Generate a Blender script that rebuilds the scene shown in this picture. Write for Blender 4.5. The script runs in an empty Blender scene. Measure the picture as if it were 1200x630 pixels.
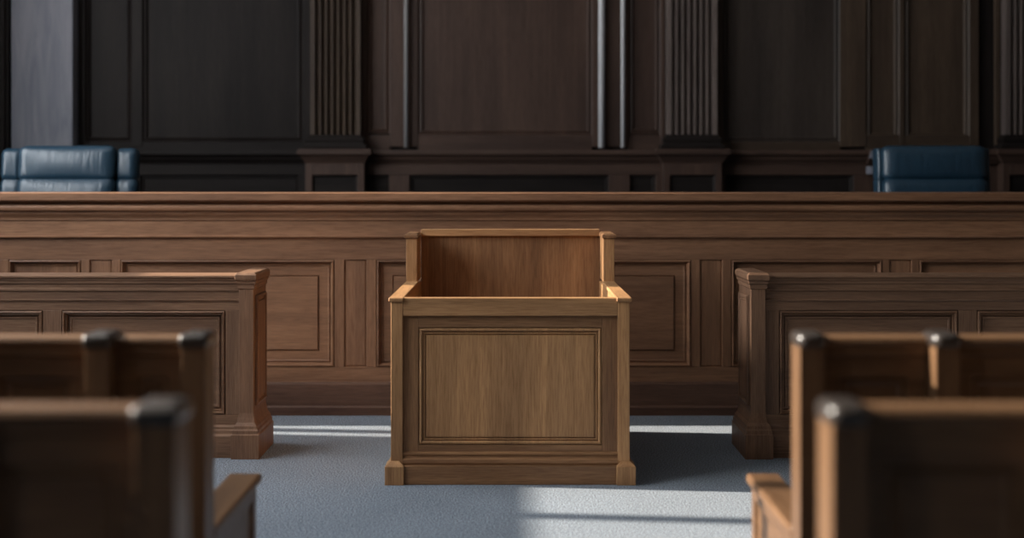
import bpy, bmesh, math, random
from mathutils import Vector
random.seed(7)
S = bpy.context.scene
C = S.collection

# ------------------------------------------------------------------ materials
def nt(name):
    m = bpy.data.materials.new(name); m.use_nodes = True
    n = m.node_tree; n.nodes.clear()
    out = n.nodes.new('ShaderNodeOutputMaterial'); b = n.nodes.new('ShaderNodeBsdfPrincipled')
    n.links.new(b.outputs[0], out.inputs[0])
    return m, n, b

def ramp(n, stops):
    r = n.nodes.new('ShaderNodeValToRGB'); e = r.color_ramp.elements
    while len(e) < len(stops): e.new(.5)
    for k, (p, c) in enumerate(stops):
        e[k].position = p; e[k].color = (*c, 1)
    return r

def noise(n, vec, scale, detail=4, rough=.6, dist=0):
    t = n.nodes.new('ShaderNodeTexNoise')
    t.inputs['Scale'].default_value = scale; t.inputs['Detail'].default_value = detail
    t.inputs['Roughness'].default_value = rough; t.inputs['Distortion'].default_value = dist
    n.links.new(vec, t.inputs['Vector']); return t

WOODS = {}
def wood(kind, axis):
    """open-pored stained oak, grain running along the given local axis"""
    if (kind, axis) in WOODS: return WOODS[kind, axis]
    light, dark, rough, coat = KINDS[kind]
    m, n, b = nt('%s_grain_%s' % (kind, axis))
    L = n.links.new
    tc = n.nodes.new('ShaderNodeTexCoord'); oi = n.nodes.new('ShaderNodeObjectInfo')
    mul = n.nodes.new('ShaderNodeVectorMath'); mul.operation = 'SCALE'
    mul.inputs[0].default_value = (31.7, 17.3, 23.9); L(oi.outputs['Random'], mul.inputs['Scale'])
    add = n.nodes.new('ShaderNodeVectorMath'); add.operation = 'ADD'
    L(tc.outputs['Object'], add.inputs[0]); L(mul.outputs[0], add.inputs[1])
    def mapped(along, across):
        mp = n.nodes.new('ShaderNodeMapping')
        s = [across]*3; s['xyz'.index(axis)] = along
        mp.inputs['Scale'].default_value = s; L(add.outputs[0], mp.inputs['Vector']); return mp.outputs[0]
    g = noise(n, mapped(1.0, 30), 1.0, 8, .66, .5)
    r1 = ramp(n, [(.3, dark), (.72, light)]); L(g.outputs[0], r1.inputs[0])
    p = noise(n, mapped(9, 230), 1.0, 3, .65)
    r2 = ramp(n, [(.36, (.70, .66, .63)), (.56, (1, 1, 1))]); L(p.outputs[0], r2.inputs[0])
    f = noise(n, mapped(.7, 5.5), 1.0, 2, .5)
    r3 = ramp(n, [(.3, (.72, .7, .7)), (.7, (1.18, 1.16, 1.12))]); L(f.outputs[0], r3.inputs[0])
    def mult(a, c):
        x = n.nodes.new('ShaderNodeMix'); x.data_type = 'RGBA'; x.blend_type = 'MULTIPLY'
        x.inputs[0].default_value = 1; L(a, x.inputs[6]); L(c, x.inputs[7]); return x.outputs[2]
    c = mult(mult(r1.outputs[0], r2.outputs[0]), r3.outputs[0])
    L(c, b.inputs['Base Color'])
    b.inputs['Roughness'].default_value = rough
    b.inputs['Specular IOR Level'].default_value = .10 if kind == 'shaded_wall_oak' else .22 if kind in ('shaded_wall_oak', 'bay_oak', 'wing_oak', 'mid_oak') else .32
    b.inputs['Coat Weight'].default_value = coat; b.inputs['Coat Roughness'].default_value = .36 if kind == 'cap_oak' else .28
    bp = n.nodes.new('ShaderNodeBump'); bp.inputs['Strength'].default_value = .25; bp.inputs['Distance'].default_value = .002
    L(p.outputs[0], bp.inputs['Height']); L(bp.outputs[0], b.inputs['Normal'])
    WOODS[kind, axis] = m
    return m

KINDS = {  # light, dark, roughness, coat
    'box_oak':    ((.52, .292, .136), (.34, .178, .080), .48, .06),
    'frame_oak':  ((.33, .176, .084), (.21, .107, .052), .48, .06),
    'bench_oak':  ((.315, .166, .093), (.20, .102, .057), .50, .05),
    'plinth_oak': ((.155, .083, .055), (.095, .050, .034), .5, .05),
    'rail_oak':   ((.255, .144, .086), (.15, .081, .048), .52, .04),
    'pew_oak':    ((.185, .104, .054), (.112, .061, .032), .42, .15),
    'cap_oak':    ((.040, .032, .028), (.022, .018, .016), .3, 1.0),
    'shaded_wall_oak':   ((.017, .0135, .0125), (.010, .0082, .0076), .55, .0),  # the shade over the left wall is put into this colour
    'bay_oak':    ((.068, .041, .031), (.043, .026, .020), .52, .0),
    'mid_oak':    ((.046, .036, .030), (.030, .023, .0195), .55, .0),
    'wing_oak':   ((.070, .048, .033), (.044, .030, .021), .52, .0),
    'flute_oak':  ((.150, .122, .112), (.100, .080, .073), .45, .1),
    'room_oak':   ((.05, .034, .024), (.028, .019, .013), .55, .0),
}

def carpet():
    m, n, b = nt('blue_grey_carpet'); L = n.links.new
    tc = n.nodes.new('ShaderNodeTexCoord')
    a = noise(n, tc.outputs['Object'], 125, 3, .75)
    r = ramp(n, [(.41, (.016, .028, .044)), (.5, (.098, .134, .180)), (.59, (.325, .375, .435))]); L(a.outputs[0], r.inputs[0])
    w = noise(n, tc.outputs['Object'], 1.3, 3, .6)
    r2 = ramp(n, [(.3, (.86, .86, .87)), (.7, (1.08, 1.08, 1.08))]); L(w.outputs[0], r2.inputs[0])
    x = n.nodes.new('ShaderNodeMix'); x.data_type = 'RGBA'; x.blend_type = 'MULTIPLY'; x.inputs[0].default_value = 1
    L(r.outputs[0], x.inputs[6]); L(r2.outputs[0], x.inputs[7]); L(x.outputs[2], b.inputs['Base Color'])
    b.inputs['Roughness'].default_value = .95; b.inputs['Specular IOR Level'].default_value = .15
    b.inputs['Sheen Weight'].default_value = .2
    bp = n.nodes.new('ShaderNodeBump'); bp.inputs['Strength'].default_value = .7; bp.inputs['Distance'].default_value = .006
    L(a.outputs[0], bp.inputs['Height']); L(bp.outputs[0], b.inputs['Normal'])
    return m

def leather():
    m, n, b = nt('blue_leather'); L = n.links.new
    tc = n.nodes.new('ShaderNodeTexCoord')
    a = noise(n, tc.outputs['Object'], 90, 4, .6)
    r = ramp(n, [(.3, (.011, .032, .054)), (.7, (.017, .046, .074))]); L(a.outputs[0], r.inputs[0]); L(r.outputs[0], b.inputs['Base Color'])
    b.inputs['Roughness'].default_value = .34; b.inputs['Specular IOR Level'].default_value = .6
    mp = n.nodes.new('ShaderNodeMapping'); mp.inputs['Scale'].default_value = (26, 6, 5); L(tc.outputs['Object'], mp.inputs[0])
    w = noise(n, mp.outputs[0], 1, 3, .5, .7)
    b1 = n.nodes.new('ShaderNodeBump'); b1.inputs['Strength'].default_value = .38; b1.inputs['Distance'].default_value = .012; L(w.outputs[0], b1.inputs['Height'])
    b2 = n.nodes.new('ShaderNodeBump'); b2.inputs['Strength'].default_value = .15; b2.inputs['Distance'].default_value = .002
    L(a.outputs[0], b2.inputs['Height']); L(b1.outputs[0], b2.inputs['Normal']); L(b2.outputs[0], b.inputs['Normal'])
    return m

def plain(name, col, rough=.6, metal=0, var=.12, scale=6):
    m, n, b = nt(name); L = n.links.new
    tc = n.nodes.new('ShaderNodeTexCoord')
    a = noise(n, tc.outputs['Object'], scale, 5, .6)
    r = ramp(n, [(.3, tuple(c*(1-var) for c in col)), (.7, tuple(min(1, c*(1+var)) for c in col))])
    L(a.outputs[0], r.inputs[0]); L(r.outputs[0], b.inputs['Base Color'])
    b.inputs['Roughness'].default_value = rough; b.inputs['Metallic'].default_value = metal
    return m

def pier_mat():
    m, n, b = nt('grey_limed_wood'); L = n.links.new
    tc = n.nodes.new('ShaderNodeTexCoord'); mp = n.nodes.new('ShaderNodeMapping'); mp.inputs['Scale'].default_value = (9, 9, 1.1)
    L(tc.outputs['Object'], mp.inputs[0])
    a = noise(n, mp.outputs[0], 1.2, 6, .65, .8)
    r = ramp(n, [(.3, (.095, .105, .132)), (.7, (.185, .182, .205))]); L(a.outputs[0], r.inputs[0]); L(r.outputs[0], b.inputs['Base Color'])
    b.inputs['Roughness'].default_value = .7
    return m

CARPET = carpet(); LEATHER = leather(); PIER = pier_mat()
PLASTER = plain('warm_white_plaster', (.62, .60, .57), .9)
PALE_ROD = plain('pale_grey_satin', (.55, .55, .56), .32, 0, .05)
DULL_ROD = plain('dull_grey_satin', (.22, .215, .215), .35, 0, .05)
BLACKMETAL = plain('black_metal', (.02, .02, .022), .4, .6)
FRAMEPAINT = plain('pale_window_paint', (.5, .5, .5), .6)

# ------------------------------------------------------------------ mesh builder
class MB:
    def __init__(s): s.bm = bmesh.new()
    def loft(s, rings, cap=True):
        R = [[s.bm.verts.new(p) for p in ring] for ring in rings]
        for a, b in zip(R, R[1:]):
            k = len(a)
            for i in range(k): s.bm.faces.new((a[i], a[(i+1) % k], b[(i+1) % k], b[i]))
        if cap:
            s.bm.faces.new(R[0][::-1]); s.bm.faces.new(R[-1])
        return s
    def box(s, x0, x1, y0, y1, z0, z1):
        return s.loft([[(x0,y0,z), (x1,y0,z), (x1,y1,z), (x0,y1,z)] for z in (z0, z1)])
    def frustum(s, x0, x1, y0, y1, levels):
        """levels: (z, outward offset) up a rectangular shaft"""
        return s.loft([[(x0-o,y0-o,z), (x1+o,y0-o,z), (x1+o,y1+o,z), (x0-o,y1+o,z)] for z, o in levels])
    def pillow(s, x0, x1, y0, y1, rad, levels, seg=6):
        """frustum with rounded vertical corners"""
        rings = []
        for z, o in levels:
            ring = []; k = max(.004, rad+o)
            for cx, cy, a0 in ((x1+o-k, y1+o-k, 0), (x0-o+k, y1+o-k, 90), (x0-o+k, y0-o+k, 180), (x1+o-k, y0-o+k, 270)):
                for j in range(seg+1):
                    a = math.radians(a0 + 90*j/seg); ring.append((cx+k*math.cos(a), cy+k*math.sin(a), z))
            rings.append(ring)
        return s.loft(rings)
    def along_x(s, prof, x0, x1):
        return s.loft([[(x, y, z) for y, z in prof] for x in (x0, x1)])
    def along_z(s, prof, z0, z1):
        return s.loft([[(x, y, z) for x, y in prof] for z in (z0, z1)])
    def panel(s, u0, u1, z0, z1, steps, P, thick=.012):
        """a fielded panel: nested rectangles, each step (inset, depth); P maps (u, z, depth) to a point"""
        deep = max(d for _, d in steps) + thick
        def ring(i, d): return [P(u0+i, z0+i, d), P(u1-i, z0+i, d), P(u1-i, z1-i, d), P(u0+i, z1-i, d)]
        return s.loft([ring(0, deep)] + [ring(i, d) for i, d in steps])
    def cyl(s, x, y, z0, z1, r, seg=20):
        return s.loft([[(x+r*math.cos(2*math.pi*i/seg), y+r*math.sin(2*math.pi*i/seg), z) for i in range(seg)] for z in (z0, z1)])
    def build(s, name, mat, parent=None, bevel=0, seg=2, smooth=False, sub=0):
        bmesh.ops.recalc_face_normals(s.bm, faces=s.bm.faces)
        me = bpy.data.meshes.new(name); s.bm.to_mesh(me); s.bm.free()
        me.materials.append(mat)
        if smooth:
            for p in me.polygons: p.use_smooth = True
        o = bpy.data.objects.new(name, me); C.objects.link(o)
        if parent: o.parent = parent
        if bevel:
            b = o.modifiers.new('edge', 'BEVEL'); b.width = bevel; b.segments = seg; b.limit_method = 'ANGLE'; b.angle_limit = math.radians(35)
        if sub:
            m = o.modifiers.new('sub', 'SUBSURF'); m.levels = sub; m.render_levels = sub
        return o

def front(y0): return lambda u, z, d: (u, y0+d, z)          # faces the camera (-y)
def facing_right(x0): return lambda u, z, d: (x0-d, u, z)   # faces +x
def facing_left(x0): return lambda u, z, d: (x0+d, u, z)    # faces -x

def empty(name, loc, label=None, cat=None, group=None, kind=None):
    o = bpy.data.objects.new(name, None); o.location = loc; o.empty_display_size = .2; C.objects.link(o)
    if label: o['label'] = label
    if cat: o['category'] = cat
    if group: o['group'] = group
    if kind: o['kind'] = kind
    return o
def struct(o):
    o['kind'] = 'structure'; return o

def PXW(px, D): return (px - 598.0) * D / 1545.0            # photo column at a depth -> metres
def PZ(py, D): return 1.47 - (py - 212.0) * D / 1545.0

# ------------------------------------------------------------------ room shell
XL, XR, YB, YR, H = -4.8, 5.4, 10.8, -3.0, 5.4
struct(MB().box(XL-.3, XR+.3, YR-.3, YB+.3, -.2, 0).build('floor', CARPET))
dais = MB().box(XL, XR, 8.86, YB, 0, .42).build('dais', CARPET, bpy.data.objects['floor'], .01)
struct(MB().box(XL-.3, XR+.3, YR-.3, YB+.3, H, H+.2).build('ceiling', PLASTER))
struct(MB().box(XR, XR+.3, YR, YB, 0, H).build('wall_right', wood('room_oak', 'z')))
struct(MB().box(XL-.3, XR+.3, YR-.3, YR, 0, H).build('wall_rear', wood('room_oak', 'z')))

# left wall with two window openings and an added one (outside the frame)
WINS = [(-1.45, -.55, 2.5, 4.7, [-1.0]), (2.7, 7.66, 2.3, 4.7, [3.8, 5.05, 6.3]), (7.96, 8.9, 1.5, 4.7, [8.15])]  # first entry: added behind the camera to light the pew backs
wl = MB(); ys = [YR]
for y0, y1, z0, z1, _ in WINS:
    wl.box(XL-.3, XL, ys[-1], y0, 0, H); ys.append(y1)
    wl.box(XL-.3, XL, y0, y1, 0, z0); wl.box(XL-.3, XL, y0, y1, z1, H)
wl.box(XL-.3, XL, ys[-1], YB, 0, H)
struct(wl.build('wall_left', wood('room_oak', 'z')))
for k, (y0, y1, z0, z1, mull) in enumerate(WINS):
    w = empty('window_%d' % (k+1), (XL-.15, (y0+y1)/2, z0), kind='structure')  # the first is the added fill opening
    cx, cy, cz = w.location
    f = MB()
    for a, b in ((y0, y0+.05), (y1-.05, y1)): f.box(-.05, .05, a-cy, b-cy, 0, z1-z0)
    f.box(-.05, .05, y0-cy, y1-cy, 0, .05); f.box(-.05, .05, y0-cy, y1-cy, z1-z0-.05, z1-z0)
    f.build('window_frame', FRAMEPAINT, w)
    for y in mull:
        MB().box(-.05, .05, y-cy-.05, y-cy+.05, .05, z1-z0-.05).build('mullion', FRAMEPAINT, w)

# ------------------------------------------------------------------ back wall
D = YB
wb = struct(MB().box(XL-.3, XR+.3, YB+.03, YB+.33, 0, H).build('wall_back', wood('shaded_wall_oak', 'z')))
def wx(px): return PXW(px, D)
def wz(py): return PZ(py, D)
WZ, WX = wood('shaded_wall_oak', 'z'), wood('shaded_wall_oak', 'x')
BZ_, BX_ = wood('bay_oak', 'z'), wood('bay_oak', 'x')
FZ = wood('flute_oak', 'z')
def wallwood(px, axis): return wood('mid_oak' if px == 847 else 'bay_oak' if 424 <= px < 780 else 'wing_oak' if px > 780 else 'shaded_wall_oak', axis)  # darkest left of the centre bay: shade there is put into the wood
ztop = 4.9
# frame members standing on the wall
stiles = [(-40, 5), (88, 100), (154, 167), (355, 365), (424, 430), (457, 490), (694, 737), (774, 779), (840, 847), (984, 1015), (1054, 1060), (1136, 1147), (1166, 1172)]
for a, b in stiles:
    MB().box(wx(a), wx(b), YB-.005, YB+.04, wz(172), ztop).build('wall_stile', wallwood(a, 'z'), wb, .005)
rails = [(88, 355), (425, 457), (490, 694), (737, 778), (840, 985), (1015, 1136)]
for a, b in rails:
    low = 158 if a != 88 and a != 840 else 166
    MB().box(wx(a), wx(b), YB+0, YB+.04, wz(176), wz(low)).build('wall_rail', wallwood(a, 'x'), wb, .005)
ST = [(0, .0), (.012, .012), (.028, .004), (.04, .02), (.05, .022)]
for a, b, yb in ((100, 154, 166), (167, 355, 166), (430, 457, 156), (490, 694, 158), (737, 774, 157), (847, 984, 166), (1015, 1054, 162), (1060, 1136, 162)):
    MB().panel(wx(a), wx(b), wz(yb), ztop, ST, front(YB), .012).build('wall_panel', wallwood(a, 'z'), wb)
# dado: capping moulding, rail and lower panels
def dado_cap(x0, x1, out):
    y = YB - out
    pr = [(YB+.03, wz(176)), (y-.085, wz(176)), (y-.09, wz(178)), (y-.09, wz(181)), (y-.075, wz(182.5)), (y-.06, wz(184)),
          (y-.05, wz(187)), (y-.028, wz(190)), (y-.02, wz(192)), (y, wz(192)), (YB+.03, wz(192))]
    return MB().along_x(pr, x0, x1)
dado_cap(XL, wx(362), 0).build('dado_cap', WX, wb)  # left stretch darker: the pier's shade is put into the wood
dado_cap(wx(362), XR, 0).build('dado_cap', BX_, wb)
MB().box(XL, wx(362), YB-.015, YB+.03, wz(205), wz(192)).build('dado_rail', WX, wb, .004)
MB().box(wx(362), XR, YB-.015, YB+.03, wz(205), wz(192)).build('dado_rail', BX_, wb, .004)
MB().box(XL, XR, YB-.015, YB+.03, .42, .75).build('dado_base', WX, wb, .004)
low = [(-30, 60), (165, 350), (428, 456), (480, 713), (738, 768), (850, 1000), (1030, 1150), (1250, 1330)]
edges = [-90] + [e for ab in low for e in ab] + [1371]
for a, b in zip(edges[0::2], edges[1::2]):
    MB().box(wx(a), wx(b), YB-.015, YB+.03, .75, wz(205)).build('dado_stile', WZ if a < 360 else BZ_, wb, .004)  # left stiles take the same shade-darkened wood
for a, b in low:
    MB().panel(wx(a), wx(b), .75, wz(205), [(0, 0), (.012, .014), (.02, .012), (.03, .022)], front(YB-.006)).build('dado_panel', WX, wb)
dado_cap(wx(1014), wx(1166), .05).build('dado_cap', BX_, wb)
# pale blocks at the cap break: sunlight on the moulding put into the colour
for a, b in ((186, 177), (204, 195)):
    MB().box(wx(1014.5), wx(1022), YB-.17, YB, wz(a), wz(b)).build('sunlit_dado_spot', PIER, wb, .004)

# fluted pilasters on panelled pedestals
def pilaster(k, px0, px1):
    x0, x1 = wx(px0), wx(px1); cx = (x0+x1)/2; hw = (x1-x0)/2
    t = empty('trim_%d' % k, (cx, YB, .42), kind='structure')
    zb = wz(160) - .42; zt = H - .42; n = 7; m = .03; pitch = (2*hw-2*m)/n; r = pitch*.385; yf = -.11
    prof = [(hw, 0), (-hw, 0), (-hw, yf)]
    for i in range(n):
        c = -hw + m + pitch*(i+.5)
        for j in range(9):
            a = math.pi*j/8
            prof.append((c - r*math.cos(a), yf + r*math.sin(a)*2.0))
    prof.append((hw, yf))
    MB().along_z(prof, zb, zt).build('fluted_shaft', wood('wing_oak', 'z') if k == 1 else FZ, t)  # left shaft darker, the others lighter: light level put into the colour
    MB().frustum(-hw, hw, yf, 0, [(wz(175)-.42, .05), (wz(172)-.42, .055), (wz(170)-.42, .05), (wz(169)-.42, .03), (wz(167)-.42, .026),
                  (wz(165)-.42, .034), (wz(163)-.42, .034), (wz(161.5)-.42, .02), (zb, .012), (zb+.012, .005)]).build('shaft_base', WX, t)
    hp = hw + .035
    cap = MB().frustum(-hp, hp, yf-.03, 0, [(wz(192)-.42, 0), (wz(190)-.42, .006), (wz(187)-.42, .02), (wz(184)-.42, .035), (wz(182)-.42, .05), (wz(181)-.42, .06), (wz(177)-.42, .06), (wz(175)-.42, .052)])
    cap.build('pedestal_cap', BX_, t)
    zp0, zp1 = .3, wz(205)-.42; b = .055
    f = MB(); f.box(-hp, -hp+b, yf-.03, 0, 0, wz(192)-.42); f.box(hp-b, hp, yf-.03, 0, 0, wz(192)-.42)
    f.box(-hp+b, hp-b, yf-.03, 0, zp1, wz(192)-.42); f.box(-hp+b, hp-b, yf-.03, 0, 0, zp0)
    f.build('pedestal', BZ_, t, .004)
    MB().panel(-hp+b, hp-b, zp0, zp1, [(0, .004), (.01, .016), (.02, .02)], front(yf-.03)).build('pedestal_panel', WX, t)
pilaster(1, 366, 424); pilaster(2, 780, 838); pilaster(3, 1173, 1231)
# slim uprights flanking the centre bay: right pair pale, left one duller
for k, (px, r) in enumerate(((476.5, .018), (704.5, .026), (729.5, .017))):
    m = MB().cyl(0, 0, wz(173), H, r); o = struct(m.build('trim_%d' % (k+4), PALE_ROD if k else DULL_ROD, None, 0, 2, True)); o.location = (wx(px), YB-.04, 0)
# pale grey pier at the left, with its dark wood jamb
p = struct(MB().box(PXW(13, 10.66), PXW(85, 10.66), 10.66, YB+.03, .42, H).build('trim_7', PIER, None, .006))
MB().box(PXW(-70, 10.66), PXW(11, 10.66), 10.64, YB+.03, .42, H).build('jamb', WZ, p, .006)
MB().box(PXW(3, 10.66), PXW(8, 10.66), 10.61, 10.65, .42, H).build('jamb_bead', WZ, p, .01)

# ------------------------------------------------------------------ judge's bench
D = 8.3
jb = empty('judge_bench', (0, D, 0), 'long panelled oak judge\'s bench with moulded top running across behind the witness stand', 'bench')
def bx(px): return PXW(px, D)
BX, BZ = wood('bench_oak', 'x'), wood('bench_oak', 'z')
x0, x1 = -4.72, 5.3
MB().along_x([(.56, 1.397), (-.078, 1.397), (-.084, 1.393), (-.084, 1.352), (-.076, 1.343), (-.06, 1.341), (.56, 1.341)], x0, x1).build('worktop', BX, jb)
MB().along_x([(.03, 1.341), (-.03, 1.341), (-.03, 1.324), (-.052, 1.321), (-.062, 1.316), (-.068, 1.305), (-.066, 1.290), (-.056, 1.280), (-.044, 1.276), (-.044, 1.268),
              (-.040, 1.258), (-.03, 1.245), (-.026, 1.235), (-.026, 1.226), (-.018, 1.222), (.03, 1.222)], x0, x1).build('cornice', BX, jb)
MB().along_x([(.03, 1.222), (-.016, 1.222), (-.016, 1.128), (-.024, 1.122), (-.02, 1.114), (-.004, 1.112), (.03, 1.112)], x0, x1).build('frieze', BX, jb)
MB().box(x0, x1, 0, .03, .976, 1.112).build('rail', BX, jb)
MB().box(x0, x1, 0, .03, .207, .299).build('rail', BX, jb)
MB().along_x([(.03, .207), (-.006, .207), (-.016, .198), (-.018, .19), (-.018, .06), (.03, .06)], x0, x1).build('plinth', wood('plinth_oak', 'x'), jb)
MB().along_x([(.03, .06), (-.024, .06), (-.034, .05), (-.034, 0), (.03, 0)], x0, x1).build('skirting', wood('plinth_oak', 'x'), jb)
pan = [(-275, -40), (10, 95), (141, 392), (441, 601), (649, 810), (857, 1034), (1077, 1280), (1327, 1500)]
edges = [(x0)] + [bx(e) for ab in pan for e in ab] + [x1]
for a, b in zip(edges[0::2], edges[1::2]):
    c = (a+b)/2; h = .5*(b-a)
    g = .07 if h > .09 else max(.02, h-.055)
    m = MB(); m.box(a, c-g, 0, .03, .299, .976); m.box(c+g, b, 0, .03, .299, .976)
    m.build('stile', BZ, jb, .003)
    MB().panel(c-g, c+g, .299, .976, [(0, .001), (.004, .012), (.012, .007)], front(0)).build('stile_panel', BZ, jb)
for a, b in pan:
    w = bx(b)-bx(a)
    st = [(0, .012), (.003, .012), (.005, -.003), (.012, -.006), (.02, .010), (.027, .028), (.034, .028), (.037, .022), (.046, .026)]
    if w > .6: st += [(.100, .026), (.102, .034), (.107, .034), (.110, .018), (.116, .018)]
    MB().panel(bx(a), bx(b), .299, .976, st, front(0)).build('panel', BZ if w < .6 else BX, jb)
MB().box(x0, x1, .055, .075, 0, 1.341).build('back_board', BX, jb)

# ------------------------------------------------------------------ witness box
wbx = empty('witness_box', (0, 6.4, 0), 'free-standing oak witness stand with stepped sides and high back, alone in the middle', 'witness stand')
FX_, FZ_ = wood('frame_oak', 'x'), wood('frame_oak', 'z')
OX, OY, OZ = wood('box_oak', 'x'), wood('box_oak', 'y'), wood('box_oak', 'z')
MB().box(-.522, .522, .002, .055, .815, .903).build('front_rail', OX, wbx, .004)
MB().box(-.522, -.447, .02, .05, .155, .815).build('stile', FZ_, wbx, .002)
MB().box(.447, .522, .02, .05, .155, .815).build('stile', FZ_, wbx, .002)
MB().box(-.447, .447, .02, .05, .757, .815).build('rail', FX_, wbx, .002)
MB().box(-.447, .447, .02, .05, .155, .186).build('rail', FX_, wbx, .002)
MB().panel(-.447, .447, .186, .757, [(0, .012), (.003, .014), (.0045, .001), (.012, -.002), (.018, .002), (.020, .014), (.0235, .014), (.025, .006), (.031, .006), (.033, .016), (.0365, .016), (.038, .005), (.044, .004)], front(.02)).build('front_panel', OZ, wbx)
MB().along_x([(.05, .155), (.016, .155), (.008, .15), (.006, .142), (.012, .134), (.010, .126), (-.002, .118), (-.004, .104), (.0, .092), (.05, .092)], -.522, .522).build('base_moulding', FX_, wbx)
MB().box(-.514, .514, -.018, .05, 0, .092).build('plinth', FX_, wbx, .003)
for s in (-1, 1):
    xa, xb = sorted((s*.58, s*.522))
    MB().box(xa, xb, 0, .06, .09, .888).build('front_post', OZ, wbx, .003)
    q0, q1 = sorted((s*.607, s*.514))
    MB().frustum(q0, q1, -.03, .09, [(0, 0), (.088, 0), (.094, -.004), (.112, -.026)]).build('plinth_block', OZ, wbx, .002)
    # stepped side: low front part under an arm, tall rear part
    pt = MB(); X = (facing_right if s > 0 else facing_left)(s*.572)
    MB().panel(.06, 1.06, .1, .885, [(0, 0), (.08, 0), (.088, .012), (.10, .010), (.11, .016)], X, .012).build('side_panel', OY, wbx)
    MB().panel(1.06, 1.33, .1, 1.13, [(0, 0), (.08, 0), (.088, .012), (.10, .010), (.11, .016)], X, .012).build('side_panel', OZ, wbx)
    n0, n1 = sorted((s*.545, s*.522))
    MB().box(n0, n1, .06, 1.33, .1, .885).build('side_lining', OY, wbx, .002)
    c0, c1 = sorted((s*.590, s*.516))
    for a, b in ((-.012, .655), (.663, 1.05)):
        MB().box(c0, c1, a, b, .884, .905).build('arm_cap', OY, wbx, .006, 3)
    r0, r1 = sorted((s*.588, s*.526))
    MB().box(r0, r1, 1.04, 1.33, .90, 1.15).build('rear_side', OZ, wbx, .003)
    MB().box(r0, r1, 1.04, 1.09, .09, .886).build('rear_post', OZ, wbx, .003)
    k0, k1 = sorted((s*.598, s*.519))
    MB().frustum(k0, k1, 1.03, 1.36, [(1.142, -.006), (1.147, -.006), (1.149, 0), (1.166, 0), (1.174, -.012)]).build('rear_cap', wood('frame_oak', 'y'), wbx, .003)
    MB().box(*sorted((s*.6, s*.55)), .09, 1.35, 0, .092).build('side_plinth', OY, wbx, .003)
MB().box(-.522, .522, 1.33, 1.36, .1, 1.15).build('back_panel', FZ_, wbx)
MB().box(-.522, .522, 1.305, 1.37, 1.148, 1.188).build('back_rail', OX, wbx, .004)
MB().box(-.522, .522, .05, 1.33, .08, .1).build('floor_board', OX, wbx)

# ------------------------------------------------------------------ panelled partitions left and right
RX, RY, RZ = wood('rail_oak', 'x'), wood('rail_oak', 'y'), wood('rail_oak', 'z')
def partition(s, xin, first_w, label, xout):
    """s=-1 left, +1 right. xin: aisle-side edge of the end post, measured from the aisle's middle; local x runs outward"""
    t = empty('panelled_partition', (s*xin, 7.0, 0), label, 'partition', 'panelled partitions either side of the aisle')
    def X(a, b): return sorted((s*a, s*b))
    L = xout - xin; pw = .077
    a, b = X(0, pw)
    MB().frustum(a, b, 0, .36, [(.0, .036), (.128, .036), (.132, .030), (.15, .030), (.158, .024), (.172, .022), (.19, .010), (.215, .004), (.24, 0), (.90, 0)]).build('post', RZ, t, .002)
    side = (facing_right if s < 0 else facing_left)(0)
    # recessed side panel let into the post, shown as its own moulded face
    MB().panel(.05, .31, .27, .86, [(0, -.002), (.003, -.014), (.014, -.017), (.020, -.003), (.034, -.003), (.038, -.012), (.05, -.012)], side, .0).build('post_panel', RZ, t)
    MB().frustum(a, b, 0, .36, [(.895, .0), (.9, .006), (.918, .006), (.926, .012), (.938, .014)]).build('necking', RX, t)
    MB().frustum(a, b, 0, .36, [(.938, .012), (.945, .018), (.952, .02), (.972, .02), (.984, .008)]).build('post_cap', RY, t, .003)
    a, b = X(pw, L)
    MB().along_x([(.18, .972), (.018, .972), (.008, .966), (.008, .957), (.018, .952), (.018, .944), (.024, .936), (.024, .926), (.032, .918), (.032, .902), (.026, .896), (.026, .886), (.034, .882), (.18, .882)], a, b).build('top_rail', RX, t)
    MB().along_x([(.15, .882), (.034, .882), (.034, .842), (.028, .838), (.03, .830), (.036, .828), (.15, .828)], a, b).build('frieze', RX, t)
    MB().box(a, b, .036, .15, .781, .828).build('rail', RX, t)
    MB().box(a, b, .036, .15, .156, .224).build('rail', RX, t)
    MB().along_x([(.15, .17), (.030, .17), (.022, .160), (.022, .150), (.012, .142), (.010, .126), (.004, .120), (.0, .115), (.0, 0), (.15, 0)], a, b).build('plinth', RX, t)
    MB().box(a, b, .10, .15, .224, .781).build('back_board', RX, t)
    u = pw + .079
    MB().box(*X(pw, u), .036, .10, .224, .781).build('stile', RZ, t, .002)
    k = 0
    while u < L - .2:
        e = min(u + first_w, L - .1)
        pa, pb = X(u, e)
        MB().panel(pa, pb, .224, .781, [(0, .014), (.003, .014), (.005, -.004), (.012, -.007), (.018, .006), (.024, .004), (.028, .026), (.034, .026), (.036, .018), (.046, .018), (.05, .022)], front(.036)).build('panel', RX, t)
        v = min(e + .1, L)
        MB().box(*X(e, v), .036, .10, .224, .781).build('stile', RZ, t, .002)
        u = v; k += 1
    return t
partition(-1, 1.364, .874, 'waist-high panelled oak partition on the left, pale top edge, end post left of the witness stand', 4.7)
partition(1, 1.278, .956, 'darker waist-high panelled oak partition on the right, end post right of the witness stand', 5.2)

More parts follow.
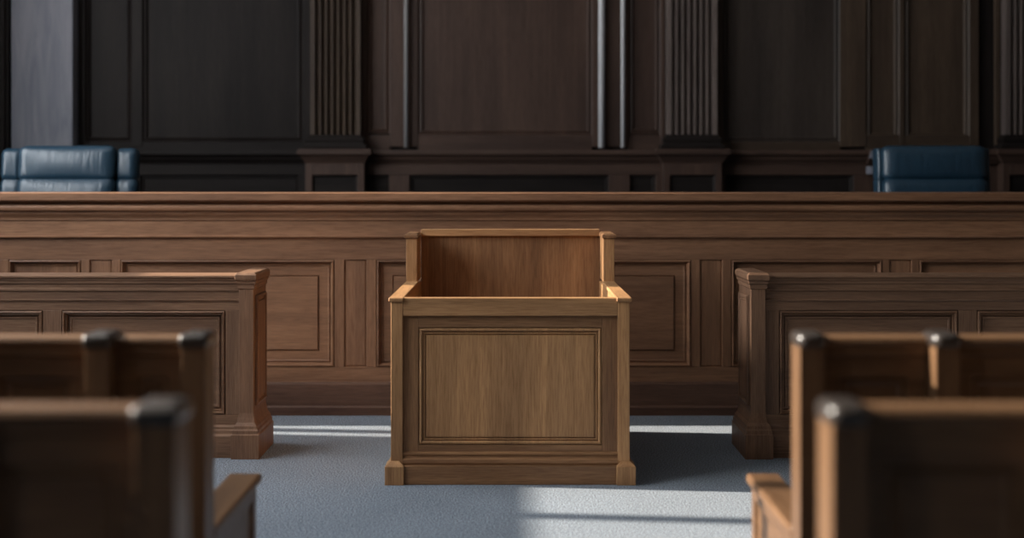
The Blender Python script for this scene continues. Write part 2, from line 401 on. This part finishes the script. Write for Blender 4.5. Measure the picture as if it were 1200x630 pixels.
# ------------------------------------------------------------------ pews
PX_, PY_, PZ_ = wood('pew_oak', 'x'), wood('pew_oak', 'y'), wood('pew_oak', 'z')
def pew(s, D, posts, pw, xout, label):
    """posts: aisle-side edge of each post (metres from the middle); backs face the camera, seats face the bench"""
    x0 = posts[0]
    t = empty('pew', (s*x0, D, 0), label, 'pew', 'wooden pews in the foreground')
    def X(a, b): return sorted((s*(a-x0), s*(b-x0)))
    for p in posts:
        a, b = X(p, p+pw)
        q = MB().box(a, b, 0, .12, 0, 1.0).build('post', PZ_, t, .0015)
        MB().pillow(a-.006, b+.006, -.008, .125, .026 if s > 0 else .010, [(.990, -.004), (.994, 0), (1.014, .001), (1.022, -.002), (1.027, -.007), (1.030, -.016)]).build('cap', wood('cap_oak', 'x'), q, 0, 2, True)
    a, b = X(x0+pw*.5, xout)
    MB().along_x([(.075, .955), (.07, .96), (.07, .985), (.062, .99), (.058, 1.0), (.062, 1.01), (.07, 1.014), (.135, 1.014), (.142, 1.008), (.142, .985), (.125, .97), (.125, .955)], a, b).build('top_rail', PX_, t)
    ed = list(posts) + [xout]
    for p, n in zip(ed, ed[1:]):
        u0, u1 = X(p+pw, n)
        MB().panel(u0, u1, .14, .955, [(0, .0), (.06, 0), (.066, .010), (.078, .008), (.09, .018)], front(.08), .02).build('back_panel', PX_, t)
    MB().box(*X(x0+pw*.5, xout), .075, .125, .0, .14).build('plinth', PX_, t, .004)
    # seat side, away from the camera
    MB().along_x([(.12, .36), (.66, .375), (.68, .385), (.68, .40), (.665, .41), (.12, .395)], *X(x0+.11, xout)).build('seat', PX_, t)
    MB().box(*X(x0+.12, xout), .56, .59, .02, .362).build('seat_front', PX_, t, .003)
    # end panel with a flat arm on top
    e0, e1 = X(x0+.012, x0+.06)
    P = (facing_right if s < 0 else facing_left)(s*.012)
    MB().panel(.12, .83, 0, .412, [(0, 0), (.05, 0), (.056, .012), (.066, .010), (.075, .014)], P, .03).build('end_panel', PY_, t)
    MB().frustum(*X(x0-.004, x0+.112), .12, .85, [(.408, -.004), (.414, 0), (.434, 0), (.442, -.006)]).build('arm', PY_, t, .006, 3)
    return t
pew(-1, 3.80, [.880, 1.158, 1.56, 2.2, 2.9], .069, 3.6, 'dark wooden pew on the left, second row back, standing just behind the nearest left pew')
pew(1, 3.80, [.836, 1.227, 1.66, 2.3, 3.0], .069, 3.7, 'dark wooden pew on the right, second row, two sunlit post edges with pale caps')
pew(-1, 2.59, [.659, 1.10, 1.7, 2.3], .08, 3.0, 'blurred dark wooden pew nearest the viewer in the bottom left corner')
pew(1, 2.59, [.632, 1.09, 1.7, 2.3], .07, 3.0, 'blurred dark wooden pew nearest the viewer in the bottom right corner')

# ------------------------------------------------------------------ judges' chairs
def cushion(x0, x1, y0, y1, z0, z1, puff=.02, p=5, n=14, tilt=0):
    """a padded block: a subdivided box pushed out to a rounded, slightly swollen shape"""
    m = MB(); bm = m.bm
    bmesh.ops.create_cube(bm, size=2)
    bmesh.ops.subdivide_edges(bm, edges=bm.edges, cuts=n, use_grid_fill=True)
    cx, cy, cz = (x0+x1)/2, (y0+y1)/2, (z0+z1)/2; hx, hy, hz = (x1-x0)/2, (y1-y0)/2, (z1-z0)/2
    r = min(hx, hy, hz)*.75
    for v in bm.verts:
        c = v.co.copy(); q = Vector((c.x*hx, c.y*hy, c.z*hz))
        i = Vector((max(-hx+r, min(hx-r, q.x)), max(-hy+r, min(hy-r, q.y)), max(-hz+r, min(hz-r, q.z))))
        d = q - i
        if d.length > 1e-6: q = i + d.normalized()*r
        bulge = (1-c.x**2)*(1-c.z**2)
        if abs(c.y) > .99: q.y += math.copysign(puff*bulge, c.y)
        v.co = Vector((cx+q.x, cy+q.y, cz+q.z))
        v.co.y += tilt*(v.co.z-.5)
    return m
def judge_chair(x, y, pad, wing, rot, label):
    t = empty('judge_chair', (x, y, .42), label, 'chair', 'blue leather chairs behind the bench')
    t.rotation_euler.z = rot
    zt = 1.305; zs = 1.062
    h = pad/2
    cushion(-h, h, -.06, .07, zs-.016, zt, .02, tilt=.08).build('headrest', LEATHER, t, 0, 2, True)
    cushion(-h, h, -.07, .07, .50, zs+.016, .02, tilt=.08).build('backrest', LEATHER, t, 0, 2, True)
    cushion(-h-wing*.8, h+wing*.8, .05, .15, .42, zt-.05, .0, tilt=.08).build('shell', LEATHER, t, 0, 2, True)
    for s in (-1, 1):
        a, b = sorted((s*(h-.012), s*(h+wing)))
        w = cushion(a, b, .0, .13, zs-.016, zt-.018, .006, tilt=.08).build('wing', LEATHER, t, 0, 2, True)
        cushion(a, b, .0, .13, .48, zs+.016, .006, tilt=.08).build('wing_side', LEATHER, w, 0, 2, True)
        a, b = sorted((s*(h-.06), s*(h+.04)))
        cushion(a, b, -.50, .02, .60, .68, .004).build('armrest', LEATHER, t, 0, 2, True)
        MB().box(a+.03, b-.03, -.42, -.36, .40, .62).build('arm_support', BLACKMETAL, t, .006)
    cushion(-h, h, -.58, .0, .38, .52, .0).build('seat', LEATHER, t, 0, 2, True)
    MB().cyl(0, -.28, .08, .40, .035).build('column', BLACKMETAL, t)
    for k in range(5):
        a = 2*math.pi*k/5 + .3; c, sn = math.cos(a), math.sin(a)
        m = MB(); w = .025
        m.loft([[(c*r - sn*w*q, -.28 + sn*r + c*w*q, z) for q, z in ((-1, z0), (1, z0), (1, z1), (-1, z1))] for r, z0, z1 in ((.02, .07, .12), (.32, .05, .075))])
        g = m.build('foot', BLACKMETAL, t, .004)
        cm = MB()
        bmesh.ops.create_uvsphere(cm.bm, u_segments=12, v_segments=8, radius=.027, matrix=__import__('mathutils').Matrix.Translation((c*.31, -.28+sn*.31, .027)))
        cm.build('caster', BLACKMETAL, g, 0, 2, True)
judge_chair(PXW(76.5, 9.45), 9.45, .69, .15, 0, 'blue leather high-backed chair behind the bench, left end, in front of the pale pier')
judge_chair(PXW(1097, 9.45), 9.45, .75, .032, 0, 'dark blue leather high-backed chair behind the bench, right end, with a bright left edge')

# ------------------------------------------------------------------ light
w = bpy.data.worlds.new('World'); S.world = w; w.use_nodes = True
bg = w.node_tree.nodes['Background']; bg.inputs[0].default_value = (.93, .965, 1.0, 1); bg.inputs[1].default_value = 14
for k, (y0, y1, z0, z1, _) in enumerate(WINS):
    l = bpy.data.lights.new('window_portal', 'AREA'); l.shape = 'RECTANGLE'; l.size = y1-y0; l.size_y = z1-z0
    l.cycles.is_portal = True
    o = bpy.data.objects.new('window_portal', l); C.objects.link(o)
    o.location = (XL-.28, (y0+y1)/2, (z0+z1)/2); o.rotation_euler = (math.pi/2, 0, -math.pi/2)
sun = bpy.data.lights.new('sun', 'SUN'); sun.energy = 14; sun.angle = math.radians(.8); sun.color = (1, .90, .76)
so = bpy.data.objects.new('sun', sun); C.objects.link(so)
d = Vector((1, -.10, -.47)); so.rotation_euler = d.to_track_quat('-Z', 'Y').to_euler(); so.location = (-9, 8, 8)

# ------------------------------------------------------------------ camera
cam = bpy.data.cameras.new('camera'); co = bpy.data.objects.new('camera', cam); C.objects.link(co)
co.location = (0, 0, 1.47); co.rotation_euler = (math.pi/2, 0, 0)
cam.sensor_width = 36; cam.lens = 1545/1200*36
cam.shift_x = 2/1200; cam.shift_y = -103/1200
cam.dof.use_dof = True; cam.dof.focus_distance = 6.9; cam.dof.aperture_fstop = .95
S.camera = co
S.view_settings.view_transform = 'Standard'; S.view_settings.look = 'None'
S.view_settings.gamma = 1; S.view_settings.exposure = 0; S.view_settings.use_curve_mapping = False
